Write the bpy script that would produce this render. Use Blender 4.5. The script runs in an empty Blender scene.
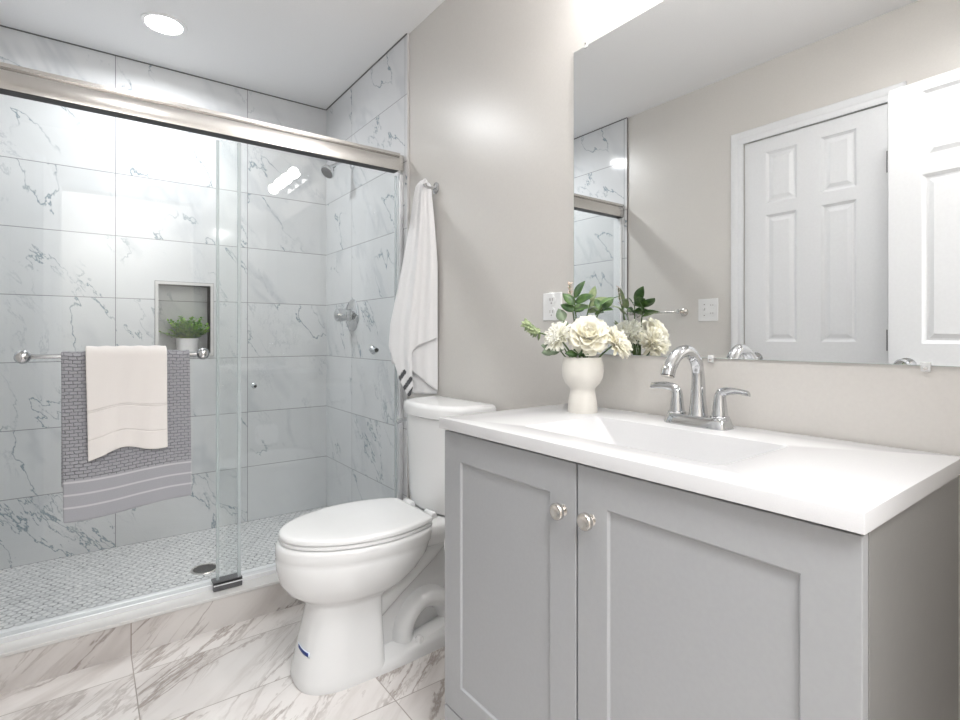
import bpy, bmesh, math, random
from mathutils import Vector, Matrix
random.seed(7)
PI = math.pi
sc = bpy.context.scene
C = sc.collection

# ------------------------------------------------------------------ camera
PHI = math.atan(393 / 531)
cam = bpy.data.cameras.new('camera'); camo = bpy.data.objects.new('camera', cam); C.objects.link(camo)
cam.sensor_width = 36; cam.lens = 531 / 960 * 36; cam.shift_y = -24 / 960
cam.clip_start = 0.02
camo.location = (0, 0, 1.07); camo.rotation_euler = (PI / 2, 0, -PHI)
sc.camera = camo

# ------------------------------------------------------------------ world, exposure, lamps
w = bpy.data.worlds.new('world'); sc.world = w; w.use_nodes = True
w.node_tree.nodes['Background'].inputs[0].default_value = (0.9, 0.95, 1, 1)
w.node_tree.nodes['Background'].inputs[1].default_value = 0.4
vs = sc.view_settings
vs.view_transform = 'Standard'; vs.look = 'None'; vs.gamma = 1; vs.use_curve_mapping = False
vs.exposure = 0.57
sc.cycles.max_bounces = 16; sc.cycles.diffuse_bounces = 8; sc.cycles.glossy_bounces = 6
sc.cycles.transparent_max_bounces = 24; sc.cycles.sample_clamp_indirect = 6

CEIL = 2.4445
def disk_lamp(name, x, y, power, col, z=CEIL - 0.012, size=0.12, spread=180):
    l = bpy.data.lights.new(name, 'AREA'); l.shape = 'DISK'; l.size = size; l.energy = power; l.color = col
    l.spread = math.radians(spread)
    o = bpy.data.objects.new(name, l); C.objects.link(o); o.location = (x, y, z)
    return o
disk_lamp('recessed_lamp_bath', 0.22, 0.53, 2.7, (1, 0.98, 0.96), spread=150)
disk_lamp('recessed_lamp_shower', 0.273, 2.708, 7.6, (0.95, 0.975, 1.0), spread=165)
disk_lamp('hall_fill_light', 0.2, -0.85, 60, (0.97, 0.98, 1.0), size=1.0)  # added fill light in the unseen hall, brightens the room through the doorway

# ------------------------------------------------------------------ node helpers
class Mt:
    def __init__(s, name):
        s.m = bpy.data.materials.new(name); s.m.use_nodes = True
        s.t = s.m.node_tree; s.bsdf = s.t.nodes['Principled BSDF']; s.out = s.t.nodes['Material Output']
    def n(s, typ, **k):
        nd = s.t.nodes.new(typ)
        for a, b in k.items(): setattr(nd, a, b)
        return nd
    def put(s, sock, v):
        if isinstance(v, bpy.types.NodeSocket): s.t.links.new(v, sock)
        elif v is not None: sock.default_value = v
    def ma(s, op, a, b=None, c=None):
        nd = s.n('ShaderNodeMath', operation=op)
        for i, v in enumerate((a, b, c)):
            if v is not None: s.put(nd.inputs[i], v)
        return nd.outputs[0]
    def vm(s, op, a, b=None):
        nd = s.n('ShaderNodeVectorMath', operation=op)
        s.put(nd.inputs[0], a)
        if b is not None: s.put(nd.inputs[1], b)
        return nd.outputs[0]
    def mix(s, f, a, b):
        nd = s.n('ShaderNodeMix', data_type='RGBA')
        s.put(nd.inputs[0], f); s.put(nd.inputs[6], a); s.put(nd.inputs[7], b)
        return nd.outputs[2]
    def ss(s, v, lo, hi, a=0.0, b=1.0):
        nd = s.n('ShaderNodeMapRange', interpolation_type='SMOOTHSTEP')
        s.put(nd.inputs[0], v)
        for i, q in enumerate((lo, hi, a, b)): s.put(nd.inputs[i + 1], q)
        return nd.outputs[0]
    def noise(s, vec, scale, detail=4, rough=0.5, dist=0.0):
        nd = s.n('ShaderNodeTexNoise')
        s.put(nd.inputs['Vector'], vec)
        nd.inputs['Scale'].default_value = scale; nd.inputs['Detail'].default_value = detail
        nd.inputs['Roughness'].default_value = rough; nd.inputs['Distortion'].default_value = dist
        return nd
    def obj(s): return s.n('ShaderNodeTexCoord').outputs['Object']
    def uv(s): return s.n('ShaderNodeTexCoord').outputs['UV']
    def sep(s, v):
        nd = s.n('ShaderNodeSeparateXYZ'); s.put(nd.inputs[0], v); return nd.outputs
    def comb(s, x, y, z=0.0):
        nd = s.n('ShaderNodeCombineXYZ')
        for i, v in enumerate((x, y, z)): s.put(nd.inputs[i], v)
        return nd.outputs[0]
    def bump(s, h, strength, dist=0.002):
        nd = s.n('ShaderNodeBump'); s.put(nd.inputs['Height'], h)
        nd.inputs['Strength'].default_value = strength; nd.inputs['Distance'].default_value = dist
        s.t.links.new(nd.outputs[0], s.bsdf.inputs['Normal'])
    def set(s, **k):
        for a, v in k.items(): s.put(s.bsdf.inputs[a.replace('_', ' ')], v)
        return s.m

def c4(r, g, b): return (r, g, b, 1)
def plain(name, col, rough=0.5, metal=0.0, nscale=None, nstr=0.1, **k):
    m = Mt(name)
    base = c4(*col)
    if nscale:
        nz = m.noise(m.obj(), nscale, 3).outputs[0]
        m.bump(nz, nstr, 0.001)
        base = m.mix(m.ss(nz, 0.3, 0.7), c4(*[v * 0.975 for v in col]), c4(*col))
    m.set(Base_Color=base, Roughness=rough, Metallic=metal, **k)
    return m.m

def tile_mat(name, au, av, u0, v0, pu, pv, base, vein, vein2, grout, style='wall', seed=0.0):
    m = Mt(name)
    S = m.sep(m.obj()); U, V = S[au], S[av]
    fu = m.ma('DIVIDE', m.ma('SUBTRACT', U, u0), pu); fv = m.ma('DIVIDE', m.ma('SUBTRACT', V, v0), pv)
    iu, iv = m.ma('FLOOR', fu), m.ma('FLOOR', fv)
    # distance to nearest grout line in metres
    du = m.ma('MULTIPLY', m.ma('PINGPONG', fu, 0.5), pu); dv = m.ma('MULTIPLY', m.ma('PINGPONG', fv, 0.5), pv)
    dmin = m.ma('MINIMUM', du, dv)
    g = m.ss(dmin, 0.0011, 0.0022, 1.0, 0.0)
    wn = m.n('ShaderNodeTexWhiteNoise', noise_dimensions='3D')
    m.put(wn.inputs['Vector'], m.comb(iu, iv, seed))
    rnd = m.vm('MULTIPLY', wn.outputs['Color'], (13.0, 17.0, 11.0))
    P = m.vm('ADD', m.comb(U, V, 0.0), rnd)
    map_ = m.n('ShaderNodeMapping', vector_type='TEXTURE')
    m.put(map_.inputs['Vector'], P)
    if style == 'wall':
        map_.inputs['Rotation'].default_value = (0, 0, math.radians(-57 if au == 0 else 57)); map_.inputs['Scale'].default_value = (1 / 0.75, 1 / 1.7, 1)
    else:
        map_.inputs['Rotation'].default_value = (0, 0, math.radians(43)); map_.inputs['Scale'].default_value = (1 / 0.75, 1 / 3.0, 1)
    Q = map_.outputs[0]
    def ridge(scale, detail, rough, dist, wdt, k=0.5):
        nz = m.noise(Q, scale, detail, rough, dist).outputs[0]
        return m.ss(m.ma('ABSOLUTE', m.ma('SUBTRACT', nz, k)), 0.0, wdt, 1.0, 0.0)
    if style == 'wall':
        v1 = m.ma('MULTIPLY', ridge(1.1, 7, 0.58, 0.25, 0.006), m.ss(m.noise(Q, 1.9, 3).outputs[0], 0.46, 0.56))
        v1b = m.ma('MULTIPLY', ridge(1.5, 7, 0.62, 0.35, 0.006, 0.57), m.ss(m.noise(Q, 1.6, 3).outputs[0], 0.53, 0.62))
        v1 = m.ma('MAXIMUM', v1, v1b)
        v2 = m.ma('MULTIPLY', ridge(2.4, 8, 0.7, 0.5, 0.012, 0.47), m.ss(m.noise(Q, 2.3, 2).outputs[0], 0.54, 0.66))
        haze = m.ma('MULTIPLY', ridge(1.15, 4, 0.6, 0.45, 0.05), m.ma('MULTIPLY', m.ss(m.noise(Q, 2.1, 3).outputs[0], 0.46, 0.6), 0.30))
    else:
        v1 = m.ma('MULTIPLY', ridge(1.9, 7, 0.62, 0.4, 0.028), m.ss(m.noise(Q, 1.3, 2).outputs[0], 0.38, 0.55))
        v2 = m.ma('MULTIPLY', ridge(3.4, 6, 0.65, 0.7, 0.026, 0.53), m.ss(m.noise(Q, 1.9, 2).outputs[0], 0.42, 0.58))
        haze = m.ma('MULTIPLY', m.ss(m.noise(Q, 2.0, 5, 0.6, 0.5).outputs[0], 0.48, 0.70), 0.45)
    clouds = m.noise(P, 2.2, 3).outputs[0]
    col = m.mix(m.ss(clouds, 0.3, 0.7), c4(*base), c4(*[v * 0.93 for v in base]))
    col = m.mix(haze, col, c4(*vein2))
    col = m.mix(m.ma('MULTIPLY', v2, 0.5 if style == 'wall' else 0.55), col, c4(*vein2))
    col = m.mix(m.ma('MULTIPLY', v1, 0.85 if style == 'wall' else 0.72), col, c4(*vein))
    col = m.mix(g, col, c4(*grout))
    m.set(Base_Color=col, Roughness=m.ma('MULTIPLY_ADD', g, 0.5, 0.10 if style == 'wall' else 0.22))
    m.bump(m.ma('SUBTRACT', 1.0, g), 0.35, 0.001)
    return m.m

WB, WV, WV2, GR = (0.66, 0.67, 0.68), (0.16, 0.22, 0.26), (0.36, 0.39, 0.43), (0.22, 0.225, 0.235)
M = {}
M['tile_back'] = tile_mat('marble_wall_tile_back', 0, 2, 0.112, 0.036, 0.607, 0.305, WB, WV, WV2, GR, seed=3.3)
M['tile_side'] = tile_mat('marble_wall_tile_side', 1, 2, 2.763 - 0.607, 0.036, 0.607, 0.305, WB, WV, WV2, GR, seed=7.1)
M['tile_floor'] = tile_mat('marble_floor_tile', 0, 1, 0.119, 2.003 - 0.302 * 9, 0.6085, 0.302, (0.74, 0.71, 0.69), (0.27, 0.225, 0.20), (0.42, 0.375, 0.35), (0.34, 0.31, 0.28), 'floor', 1.7)
M['tile_curb'] = tile_mat('marble_curb_tile', 0, 2, 0.119, -0.2, 0.6085, 0.5, (0.62, 0.595, 0.575), (0.22, 0.18, 0.165), (0.34, 0.30, 0.28), (0.27, 0.23, 0.2), 'floor', 5.2)

def mosaic():
    m = Mt('hexagon_mosaic'); s = 0.030
    S = m.sep(m.obj()); sx, sy = s, s * math.sqrt(3)
    def cell(off):
        a = m.ma('SUBTRACT', m.ma('FLOORED_MODULO', m.ma('ADD', S[0], off * sx / 2), sx), sx / 2)
        b = m.ma('SUBTRACT', m.ma('FLOORED_MODULO', m.ma('ADD', S[1], off * sy / 2), sy), sy / 2)
        aa, bb = m.ma('ABSOLUTE', a), m.ma('ABSOLUTE', b)
        return m.ma('MAXIMUM', aa, m.ma('ADD', m.ma('MULTIPLY', aa, 0.5), m.ma('MULTIPLY', bb, 0.8660254)))
    h = m.ma('MINIMUM', cell(0), cell(1))
    g = m.ss(h, s / 2 - 0.0035, s / 2 - 0.0018)
    cid = m.noise(m.obj(), 55, 1).outputs[0]
    nz = m.noise(m.obj(), 9, 5).outputs[0]
    col = m.mix(m.ss(cid, 0.35, 0.68), c4(0.74, 0.735, 0.73), c4(0.56, 0.565, 0.57))
    col = m.mix(m.ss(nz, 0.5, 0.75, 0, 0.5), col, c4(0.42, 0.43, 0.44))
    spots = m.ss(m.noise(m.obj(), 38, 2).outputs[0], 0.52, 0.62)
    col = m.mix(m.ma('MULTIPLY', g, m.ma('MULTIPLY_ADD', spots, 0.5, 0.5)), col, c4(0.20, 0.205, 0.21))
    m.bump(m.ma('SUBTRACT', 1.0, g), 0.5, 0.001)
    return m.set(Base_Color=col, Roughness=0.35)
M['mosaic'] = mosaic()
M['paint'] = plain('greige_wall_paint', (0.60, 0.580, 0.552), 0.33, nscale=160, nstr=0.06)
M['ceiling'] = plain('ceiling_paint', (0.82, 0.82, 0.825), 0.85, nscale=180, nstr=0.08)
M['white_paint'] = plain('white_door_paint', (0.70, 0.71, 0.725), 0.35, nscale=90, nstr=0.04)
M['sill'] = plain('white_stone', (0.62, 0.612, 0.60), 0.25, nscale=8, nstr=0.0)
M['quartz'] = plain('white_countertop', (0.57, 0.57, 0.575), 0.22, nscale=500, nstr=0.01)
M['ceramic'] = plain('glazed_ceramic', (0.74, 0.745, 0.745), 0.08, nscale=3, nstr=0.0)
M['plastic'] = plain('white_plastic', (0.76, 0.765, 0.765), 0.16, nscale=5, nstr=0.0)
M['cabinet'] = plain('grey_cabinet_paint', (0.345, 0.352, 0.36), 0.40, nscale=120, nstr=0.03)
M['cabinet_shaded'] = plain('grey_cabinet_shaded', (0.22, 0.217, 0.208), 0.42, nscale=70, nstr=0.04)  # darker copy of the cabinet paint, shade on the sides put into the colour
M['dark'] = plain('shadow_gap', (0.03, 0.03, 0.03), 0.7, nscale=50, nstr=0.0)
M['chrome'] = plain('chrome', (0.62, 0.63, 0.64), 0.06, 1.0, nscale=4, nstr=0.0)
M['nickel'] = plain('brushed_nickel', (0.72, 0.69, 0.65), 0.24, 1.0, nscale=6, nstr=0.0)
M['dark_metal'] = plain('dark_hinge_metal', (0.20, 0.20, 0.20), 0.45, 0.8, nscale=6, nstr=0.0)
M['rail_metal'] = plain('satin_rail_metal', (0.62, 0.605, 0.585), 0.2, 1.0, nscale=6, nstr=0.0)
M['alum'] = plain('pale_aluminium', (0.78, 0.79, 0.80), 0.3, 0.25, nscale=6, nstr=0.0)
M['rubber'] = plain('grey_rubber', (0.10, 0.10, 0.105), 0.5, nscale=60, nstr=0.05)
M['black'] = plain('black_rubber', (0.012, 0.012, 0.012), 0.5, nscale=60, nstr=0.05)
M['vase'] = plain('cream_stoneware', (0.70, 0.675, 0.625), 0.5, nscale=60, nstr=0.15)
M['pot'] = plain('white_pot', (0.78, 0.77, 0.77), 0.45, nscale=60, nstr=0.1)
M['soil'] = plain('dark_moss', (0.03, 0.035, 0.02), 0.9, nscale=120, nstr=0.5)
M['paper'] = plain('tissue_paper', (0.84, 0.835, 0.83), 0.9, nscale=200, nstr=0.3)
M['card'] = plain('cardboard', (0.45, 0.36, 0.27), 0.9, nscale=100, nstr=0.1)
M['tape'] = plain('blue_sticker', (0.01, 0.035, 0.22), 0.4, nscale=50, nstr=0.0)
M['tape_edge'] = plain('pale_sticker_edge', (0.75, 0.82, 0.9), 0.4, nscale=50, nstr=0.0)
M['clear'] = plain('clear_plastic', (0.85, 0.86, 0.86), 0.08, nscale=5, nstr=0.0, Transmission_Weight=0.3)
M['slot'] = plain('socket_slot', (0.22, 0.2, 0.19), 0.6, nscale=50, nstr=0.0)
M['stem'] = plain('green_stem', (0.09, 0.15, 0.05), 0.6, nscale=60, nstr=0.1)

def mirror_mat():
    m = Mt('mirror_silver')
    nz = m.noise(m.obj(), 1.0, 1).outputs[0]
    return m.set(Base_Color=c4(0.88, 0.89, 0.89), Metallic=1.0, Roughness=m.ma('MULTIPLY', nz, 0.004))
M['mirror'] = mirror_mat()

def glass_mat(name, tint, gain=1.0):
    m = Mt(name)
    fr = m.n('ShaderNodeFresnel'); 
    bf = m.n('ShaderNodeNewGeometry').outputs['Backfacing']; m.put(fr.inputs['IOR'], m.ma('MULTIPLY_ADD', bf, 1 / 1.5 - 1.5, 1.5))
    tr = m.n('ShaderNodeBsdfTransparent'); tr.inputs[0].default_value = tint
    gl = m.n('ShaderNodeBsdfGlossy'); gl.inputs['Roughness'].default_value = 0.0
    mx = m.n('ShaderNodeMixShader')
    m.put(mx.inputs[0], m.ma('MULTIPLY', fr.outputs[0], gain)); m.t.links.new(tr.outputs[0], mx.inputs[1]); m.t.links.new(gl.outputs[0], mx.inputs[2])
    m.t.links.new(mx.outputs[0], m.out.inputs[0])
    return m.m
M['glass'] = glass_mat('clear_shower_glass', (0.982, 0.992, 0.99, 1))
def seal_mat():
    m = Mt('translucent_seal')
    tr = m.n('ShaderNodeBsdfTransparent'); tr.inputs[0].default_value = (0.9, 0.93, 0.93, 1)
    mx = m.n('ShaderNodeMixShader'); mx.inputs[0].default_value = 0.45
    m.set(Base_Color=c4(0.66, 0.70, 0.71), Roughness=0.15)
    m.t.links.new(tr.outputs[0], mx.inputs[1]); m.t.links.new(m.bsdf.outputs[0], mx.inputs[2]); m.t.links.new(mx.outputs[0], m.out.inputs[0])
    return m.m
M['seal'] = seal_mat()

def emit(name, col, st):
    m = Mt(name)
    return m.set(Base_Color=c4(*col), Emission_Color=c4(*col), Emission_Strength=st)
M['lamp'] = emit('lit_lens', (1, 0.985, 0.97), 30)
M['globe'] = emit('lit_frosted_globe', (1, 0.975, 0.955), 72)

def towel_mat(name, col, col2, kind):
    m = Mt(name); uv = m.uv(); S = m.sep(uv)
    fuzz = m.noise(uv, 900, 3).outputs[0]
    if kind == 'weave':
        br = m.n('ShaderNodeTexBrick', offset=0.5)
        m.put(br.inputs['Vector'], m.vm('ADD', uv, m.vm('MULTIPLY', m.noise(uv, 90, 3).outputs['Color'], (0.007, 0.007, 0))))
        br.inputs['Scale'].default_value = 1; br.inputs['Mortar Size'].default_value = 0.0016; br.inputs['Mortar Smooth'].default_value = 0.6
        br.inputs['Brick Width'].default_value = 0.022; br.inputs['Row Height'].default_value = 0.0105
        zone = m.ss(S[1], 0.126, 0.128)
        mort = m.ma('MULTIPLY', br.outputs['Fac'], zone)
        base = m.mix(m.ss(fuzz, 0.25, 0.75), c4(*col), c4(*[v * 1.35 for v in col]))
        base = m.mix(mort, base, c4(*col2))
        st = None
        for v in (0.045, 0.083, 0.121):
            q = m.ss(m.ma('ABSOLUTE', m.ma('SUBTRACT', S[1], v)), 0.0022, 0.0034, 1.0, 0.0)
            st = q if st is None else m.ma('MAXIMUM', st, q)
        base = m.mix(st, base, c4(0.62, 0.62, 0.64))
        h = m.ma('ADD', m.ma('MULTIPLY', m.ma('SUBTRACT', 1.0, mort), 1.0), m.ma('MULTIPLY', fuzz, 0.6))
        m.bump(h, 0.9, 0.004)
    elif kind == 'band':
        base = m.mix(m.ss(fuzz, 0.3, 0.7), c4(*col), c4(*[min(1, v * 1.06) for v in col]))
        band = None
        for v in (0.062, 0.145, 0.150):
            q = m.ss(m.ma('ABSOLUTE', m.ma('SUBTRACT', S[1], v)), 0.0, 0.003, 1.0, 0.0)
            band = q if band is None else m.ma('MAXIMUM', band, q)
        base = m.mix(m.ma('MULTIPLY', band, 0.25), base, c4(*col2))
        m.bump(m.ma('SUBTRACT', m.ma('MULTIPLY', fuzz, 0.7), band), 0.6, 0.003)
    else:
        base = m.mix(m.ss(fuzz, 0.3, 0.7), c4(*col), c4(*[min(1, v * 1.05) for v in col]))
        m.bump(fuzz, 0.5, 0.003)
    return m.set(Base_Color=base, Roughness=0.95, Sheen_Weight=0.2)
M['towel_grey'] = towel_mat('grey_woven_terry', (0.35, 0.355, 0.385), (0.22, 0.22, 0.24), 'weave')
M['towel_white'] = towel_mat('cream_terry', (0.80, 0.77, 0.75), (0.5, 0.46, 0.44), 'band')
M['towel_hook'] = towel_mat('white_terry', (0.78, 0.78, 0.79), (0.5, 0.5, 0.5), 'plain')
M['stripe'] = towel_mat('charcoal_stripe_terry', (0.06, 0.062, 0.07), (0.05, 0.05, 0.05), 'plain')

def leaf_mat(name, a, b):
    m = Mt(name)
    nz = m.noise(m.obj(), 45, 3).outputs[0]
    return m.set(Base_Color=m.mix(m.ss(nz, 0.3, 0.7), c4(*a), c4(*b)), Roughness=0.45, Subsurface_Weight=0.0)
M['leaf'] = leaf_mat('dark_green_leaf', (0.025, 0.07, 0.02), (0.10, 0.19, 0.05))
M['leaf_pale'] = leaf_mat('dusty_green_leaf', (0.15, 0.21, 0.09), (0.30, 0.36, 0.19))
M['leaf_sage'] = leaf_mat('sage_leaf', (0.16, 0.22, 0.14), (0.26, 0.33, 0.22))
M['fern'] = leaf_mat('bright_fern_leaf', (0.05, 0.22, 0.015), (0.36, 0.62, 0.08))
M['petal'] = leaf_mat('ivory_petal', (0.87, 0.838, 0.69), (0.90, 0.88, 0.79))
M['petal_white'] = leaf_mat('white_petal', (0.90, 0.895, 0.84), (0.88, 0.87, 0.76))
M['floret'] = leaf_mat('tan_floret', (0.45, 0.34, 0.27), (0.62, 0.5, 0.42))

# ------------------------------------------------------------------ mesh helpers
def obj(name, bm, mat, parent=None, smooth=True, bev=0, seg=2, loc=None, angle=40, kind=None):
    me = bpy.data.meshes.new(name)
    bmesh.ops.recalc_face_normals(bm, faces=bm.faces)
    bm.to_mesh(me); bm.free()
    o = bpy.data.objects.new(name, me); C.objects.link(o)
    for q in (mat if isinstance(mat, (list, tuple)) else [mat]): me.materials.append(q)
    if smooth:
        me.polygons.foreach_set('use_smooth', [True] * len(me.polygons))
        me.set_sharp_from_angle(angle=math.radians(angle))
    if bev:
        b = o.modifiers.new('bevel', 'BEVEL'); b.width = bev; b.segments = seg; b.limit_method = 'ANGLE'
        b.angle_limit = math.radians(35); b.harden_normals = False
    if loc: o.location = loc
    if parent: o.parent = parent
    if kind: o['kind'] = kind
    return o
def thing(name, label, cat, loc=(0, 0, 0), rotz=0, group=None, kind=None):
    o = bpy.data.objects.new(name, None); C.objects.link(o); o.location = loc; o.rotation_euler = (0, 0, rotz)
    o.empty_display_size = 0.05
    if label: o['label'] = label
    if cat: o['category'] = cat
    if group: o['group'] = group
    if kind: o['kind'] = kind
    return o
def tag(o, label, cat, group=None):
    o['label'] = label; o['category'] = cat
    if group: o['group'] = group
    return o
def NB(): return bmesh.new()
def box(bm, x0, x1, y0, y1, z0, z1, mi=0):
    vs_ = [bm.verts.new(p) for p in ((x0, y0, z0), (x1, y0, z0), (x1, y1, z0), (x0, y1, z0), (x0, y0, z1), (x1, y0, z1), (x1, y1, z1), (x0, y1, z1))]
    for f in ((0, 3, 2, 1), (4, 5, 6, 7), (0, 1, 5, 4), (1, 2, 6, 5), (2, 3, 7, 6), (3, 0, 4, 7)):
        bm.faces.new([vs_[i] for i in f]).material_index = mi
    return bm
def bx(*a): return box(NB(), *a)
def rings(bm, rs, cap=True, closed=True):
    """skin between successive rings of points"""
    R_ = [[bm.verts.new(p) for p in r] for r in rs]
    for a, b in zip(R_, R_[1:]):
        n = len(a)
        for i in range(n if closed else n - 1):
            j = (i + 1) % n
            bm.faces.new((a[i], a[j], b[j], b[i]))
    if cap:
        bm.faces.new(R_[0][::-1]); bm.faces.new(R_[-1])
    return bm
def tube(bm, pts, rad, n=14, sm=4, flat=None):
    P = [Vector(p) for p in pts]; rads = list(rad) if isinstance(rad, (list, tuple)) else [rad] * len(P)
    rads = [Vector(r) if isinstance(r, tuple) else Vector((r, r)) for r in rads]
    if sm and len(P) > 2:
        Q, RR = [], []
        for i in range(len(P) - 1):
            p0, p1, p2, p3 = P[max(i - 1, 0)], P[i], P[i + 1], P[min(i + 2, len(P) - 1)]
            for k in range(sm):
                t = k / sm
                Q.append(0.5 * ((2 * p1) + (p2 - p0) * t + (2 * p0 - 5 * p1 + 4 * p2 - p3) * t * t + (3 * p1 - p0 - 3 * p2 + p3) * t ** 3))
                RR.append(rads[i] * (1 - t) + rads[i + 1] * t)
        Q.append(P[-1]); RR.append(rads[-1]); P, rads = Q, RR
    rs = []; nrm = None
    for i, p in enumerate(P):
        d = (P[min(i + 1, len(P) - 1)] - P[max(i - 1, 0)]).normalized()
        if nrm is None:
            nrm = d.orthogonal().normalized() if flat is None else Vector(flat)
        nrm = (nrm - d * nrm.dot(d)).normalized(); bn = d.cross(nrm)
        ra, rb = rads[i]
        rs.append([p + nrm * math.cos(2 * PI * k / n) * ra + bn * math.sin(2 * PI * k / n) * rb for k in range(n)])
    return rings(bm, rs)
def lathe(bm, prof, c=(0, 0, 0), axis='z', n=32):
    c = Vector(c); rs = []
    for r, h in prof:
        ring = []
        for k in range(n):
            a = 2 * PI * k / n; u, v = r * math.cos(a), r * math.sin(a)
            ring.append(c + (Vector((u, v, h)) if axis == 'z' else Vector((h, u, v)) if axis == 'x' else Vector((u, h, v))))
        rs.append(ring)
    return rings(bm, rs)
def capsule(bm, c, r, n=12):
    prof = [(max(r * math.sin(PI * i / n), 1e-4), -r * math.cos(PI * i / n)) for i in range(n + 1)]
    return lathe(bm, prof, c, 'z', 20)

# ------------------------------------------------------------------ room shell
XR, XL, YB, YF, ZS = 1.178, -0.392, 3.149, -0.13, 0.036
T = 0.12
# niche opening in the back wall
NX0, NX1, NZ0, NZ1, ND = 0.292, 0.532, 0.978, 1.336, 0.095
bm = NB()
box(bm, XL, NX0, YB, YB + T, 0, CEIL); box(bm, NX1, XR, YB, YB + T, 0, CEIL)
box(bm, NX0, NX1, YB, YB + T, 0, NZ0); box(bm, NX0, NX1, YB, YB + T, NZ1, CEIL)
box(bm, NX0, NX1, YB + ND, YB + T + 0.02, NZ0, NZ1)
obj('wall_back', bm, M['tile_back'], smooth=False, kind='structure')
bm = NB()
for a in ((NX0 - 0.014, NX0, NZ0 - 0.014, NZ1 + 0.014), (NX1, NX1 + 0.014, NZ0 - 0.014, NZ1 + 0.014)):
    box(bm, a[0], a[1], YB - 0.006, YB + ND - 0.002, a[2], a[3])
for z0, z1 in ((NZ0 - 0.014, NZ0), (NZ1, NZ1 + 0.014)): box(bm, NX0, NX1, YB - 0.006, YB + ND - 0.002, z0, z1)
obj('trim_niche', bm, M['sill'], smooth=False, kind='structure')
bm = NB(); q0, q1, q2, q3 = NX0 - 0.0165, NX1 + 0.0165, NZ0 - 0.0165, NZ1 + 0.0165
box(bm, q0, q0 + 0.0025, YB - 0.003, YB + 0.001, q2, q3); box(bm, q1 - 0.0025, q1, YB - 0.003, YB + 0.001, q2, q3)
box(bm, q0, q1, YB - 0.003, YB + 0.001, q3 - 0.0025, q3); box(bm, q0, q1, YB - 0.003, YB + 0.001, q2, q2 + 0.0025)
obj('trim_6', bm, plain('niche_grout', (0.2, 0.2, 0.205), 0.8, nscale=60), smooth=False, kind='structure')
obj('wall_right', bx(XR, XR + T, YF - T, YB + T, 0, CEIL), M['paint'], smooth=False, kind='structure')
# left wall with closet doorway (door_1)
D1a, D1b, D1t = 0.785, 1.396, 2.060
bm = NB()
box(bm, XL - T, XL, YF - T, D1a - 0.004, 0, CEIL); box(bm, XL - T, XL, D1b + 0.004, YB + T, 0, CEIL)
box(bm, XL - T, XL, D1a - 0.004, D1b + 0.004, D1t + 0.004, CEIL)
obj('wall_left', bm, M['paint'], smooth=False, kind='structure')
# front wall with entrance opening around the camera
EX0, EX1, EZ = -0.15, 0.64, 2.06
bm = NB()
box(bm, XL, EX0, YF - T, YF, 0, CEIL); box(bm, EX1, XR, YF - T, YF, 0, CEIL); box(bm, EX0, EX1, YF - T, YF, EZ, CEIL)
obj('wall_front', bm, M['paint'], smooth=False, kind='structure')
YH = -1.5
obj('ceiling', bx(XL - T - 0.7, XR + T + 0.7, YH - T, YB + T, CEIL, CEIL + T), M['ceiling'], smooth=False, kind='structure')
obj('floor', bx(XL - T, XR + T, YF - T, YB + T, -T, 0), M['tile_floor'], smooth=False, kind='structure')
obj('floor_hall', bx(XL - T - 0.7, XR + T + 0.7, YH - T, YF - T, -T, 0), plain('hall_floor', (0.45, 0.38, 0.32), 0.5, nscale=30), smooth=False, kind='structure')
bm = NB(); box(bm, XL - T - 0.7, XR + T + 0.7, YH - T, YH, 0, CEIL)
obj('wall_hall', bm, M['paint'], smooth=False, kind='structure')
bm = NB(); box(bm, XL - T - 0.7, XL - 0.7, YH, YF - T, 0, CEIL); box(bm, XR + 0.7, XR + T + 0.7, YH, YF - T, 0, CEIL)
box(bm, XL - 0.7, XL - T, YF - 2 * T, YF - T, 0, CEIL); box(bm, XR + T, XR + 0.7, YF - 2 * T, YF - T, 0, CEIL)
obj('wall_hall_end', bm, M['paint'], smooth=False, kind='structure')
# tiled side walls of the shower
TE = 2.135
obj('wall_shower_right', bx(1.169, XR - 0.0005, TE, YB, 0.0, CEIL - 0.002), M['tile_side'], smooth=False, kind='structure')
obj('wall_shower_left', bx(XL + 0.0005, -0.383, TE, YB, 0.0, CEIL - 0.002), M['tile_side'], smooth=False, kind='structure')
obj('trim_1', bx(1.168, XR - 0.0005, TE - 0.005, TE, 0.0, CEIL - 0.002), M['sill'], smooth=False, kind='structure')
obj('trim_2', bx(XL + 0.0005, -0.3825, TE - 0.003, TE, 0.0, CEIL - 0.002), M['slot'], smooth=False, kind='structure')
obj('floor_shower', bx(-0.383, 1.169, 2.27, YB, 0.0, ZS), M['mosaic'], smooth=False, kind='structure')
# dark caulk line along the shower ceiling and corners
bm = NB(); box(bm, -0.383, 1.169, YB - 0.004, YB, CEIL - 0.005, CEIL); box(bm, 1.165, 1.169, TE, YB - 0.004, CEIL - 0.005, CEIL)
box(bm, -0.383, -0.379, TE, YB - 0.004, CEIL - 0.005, CEIL)
obj('trim_3', bm, plain('grey_caulk', (0.13, 0.13, 0.13), 0.8, nscale=60), smooth=False, kind='structure')
# curb
YC = 2.13
obj('shower_curb', bx(-0.383, 1.169, YC, 2.27, 0, 0.107), M['tile_curb'], smooth=False, kind='structure')
obj('shower_curb_cap', bx(-0.383, 1.169, YC - 0.004, 2.274, 0.107, 0.119), M['sill'], bev=0.002, kind='structure')
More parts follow.
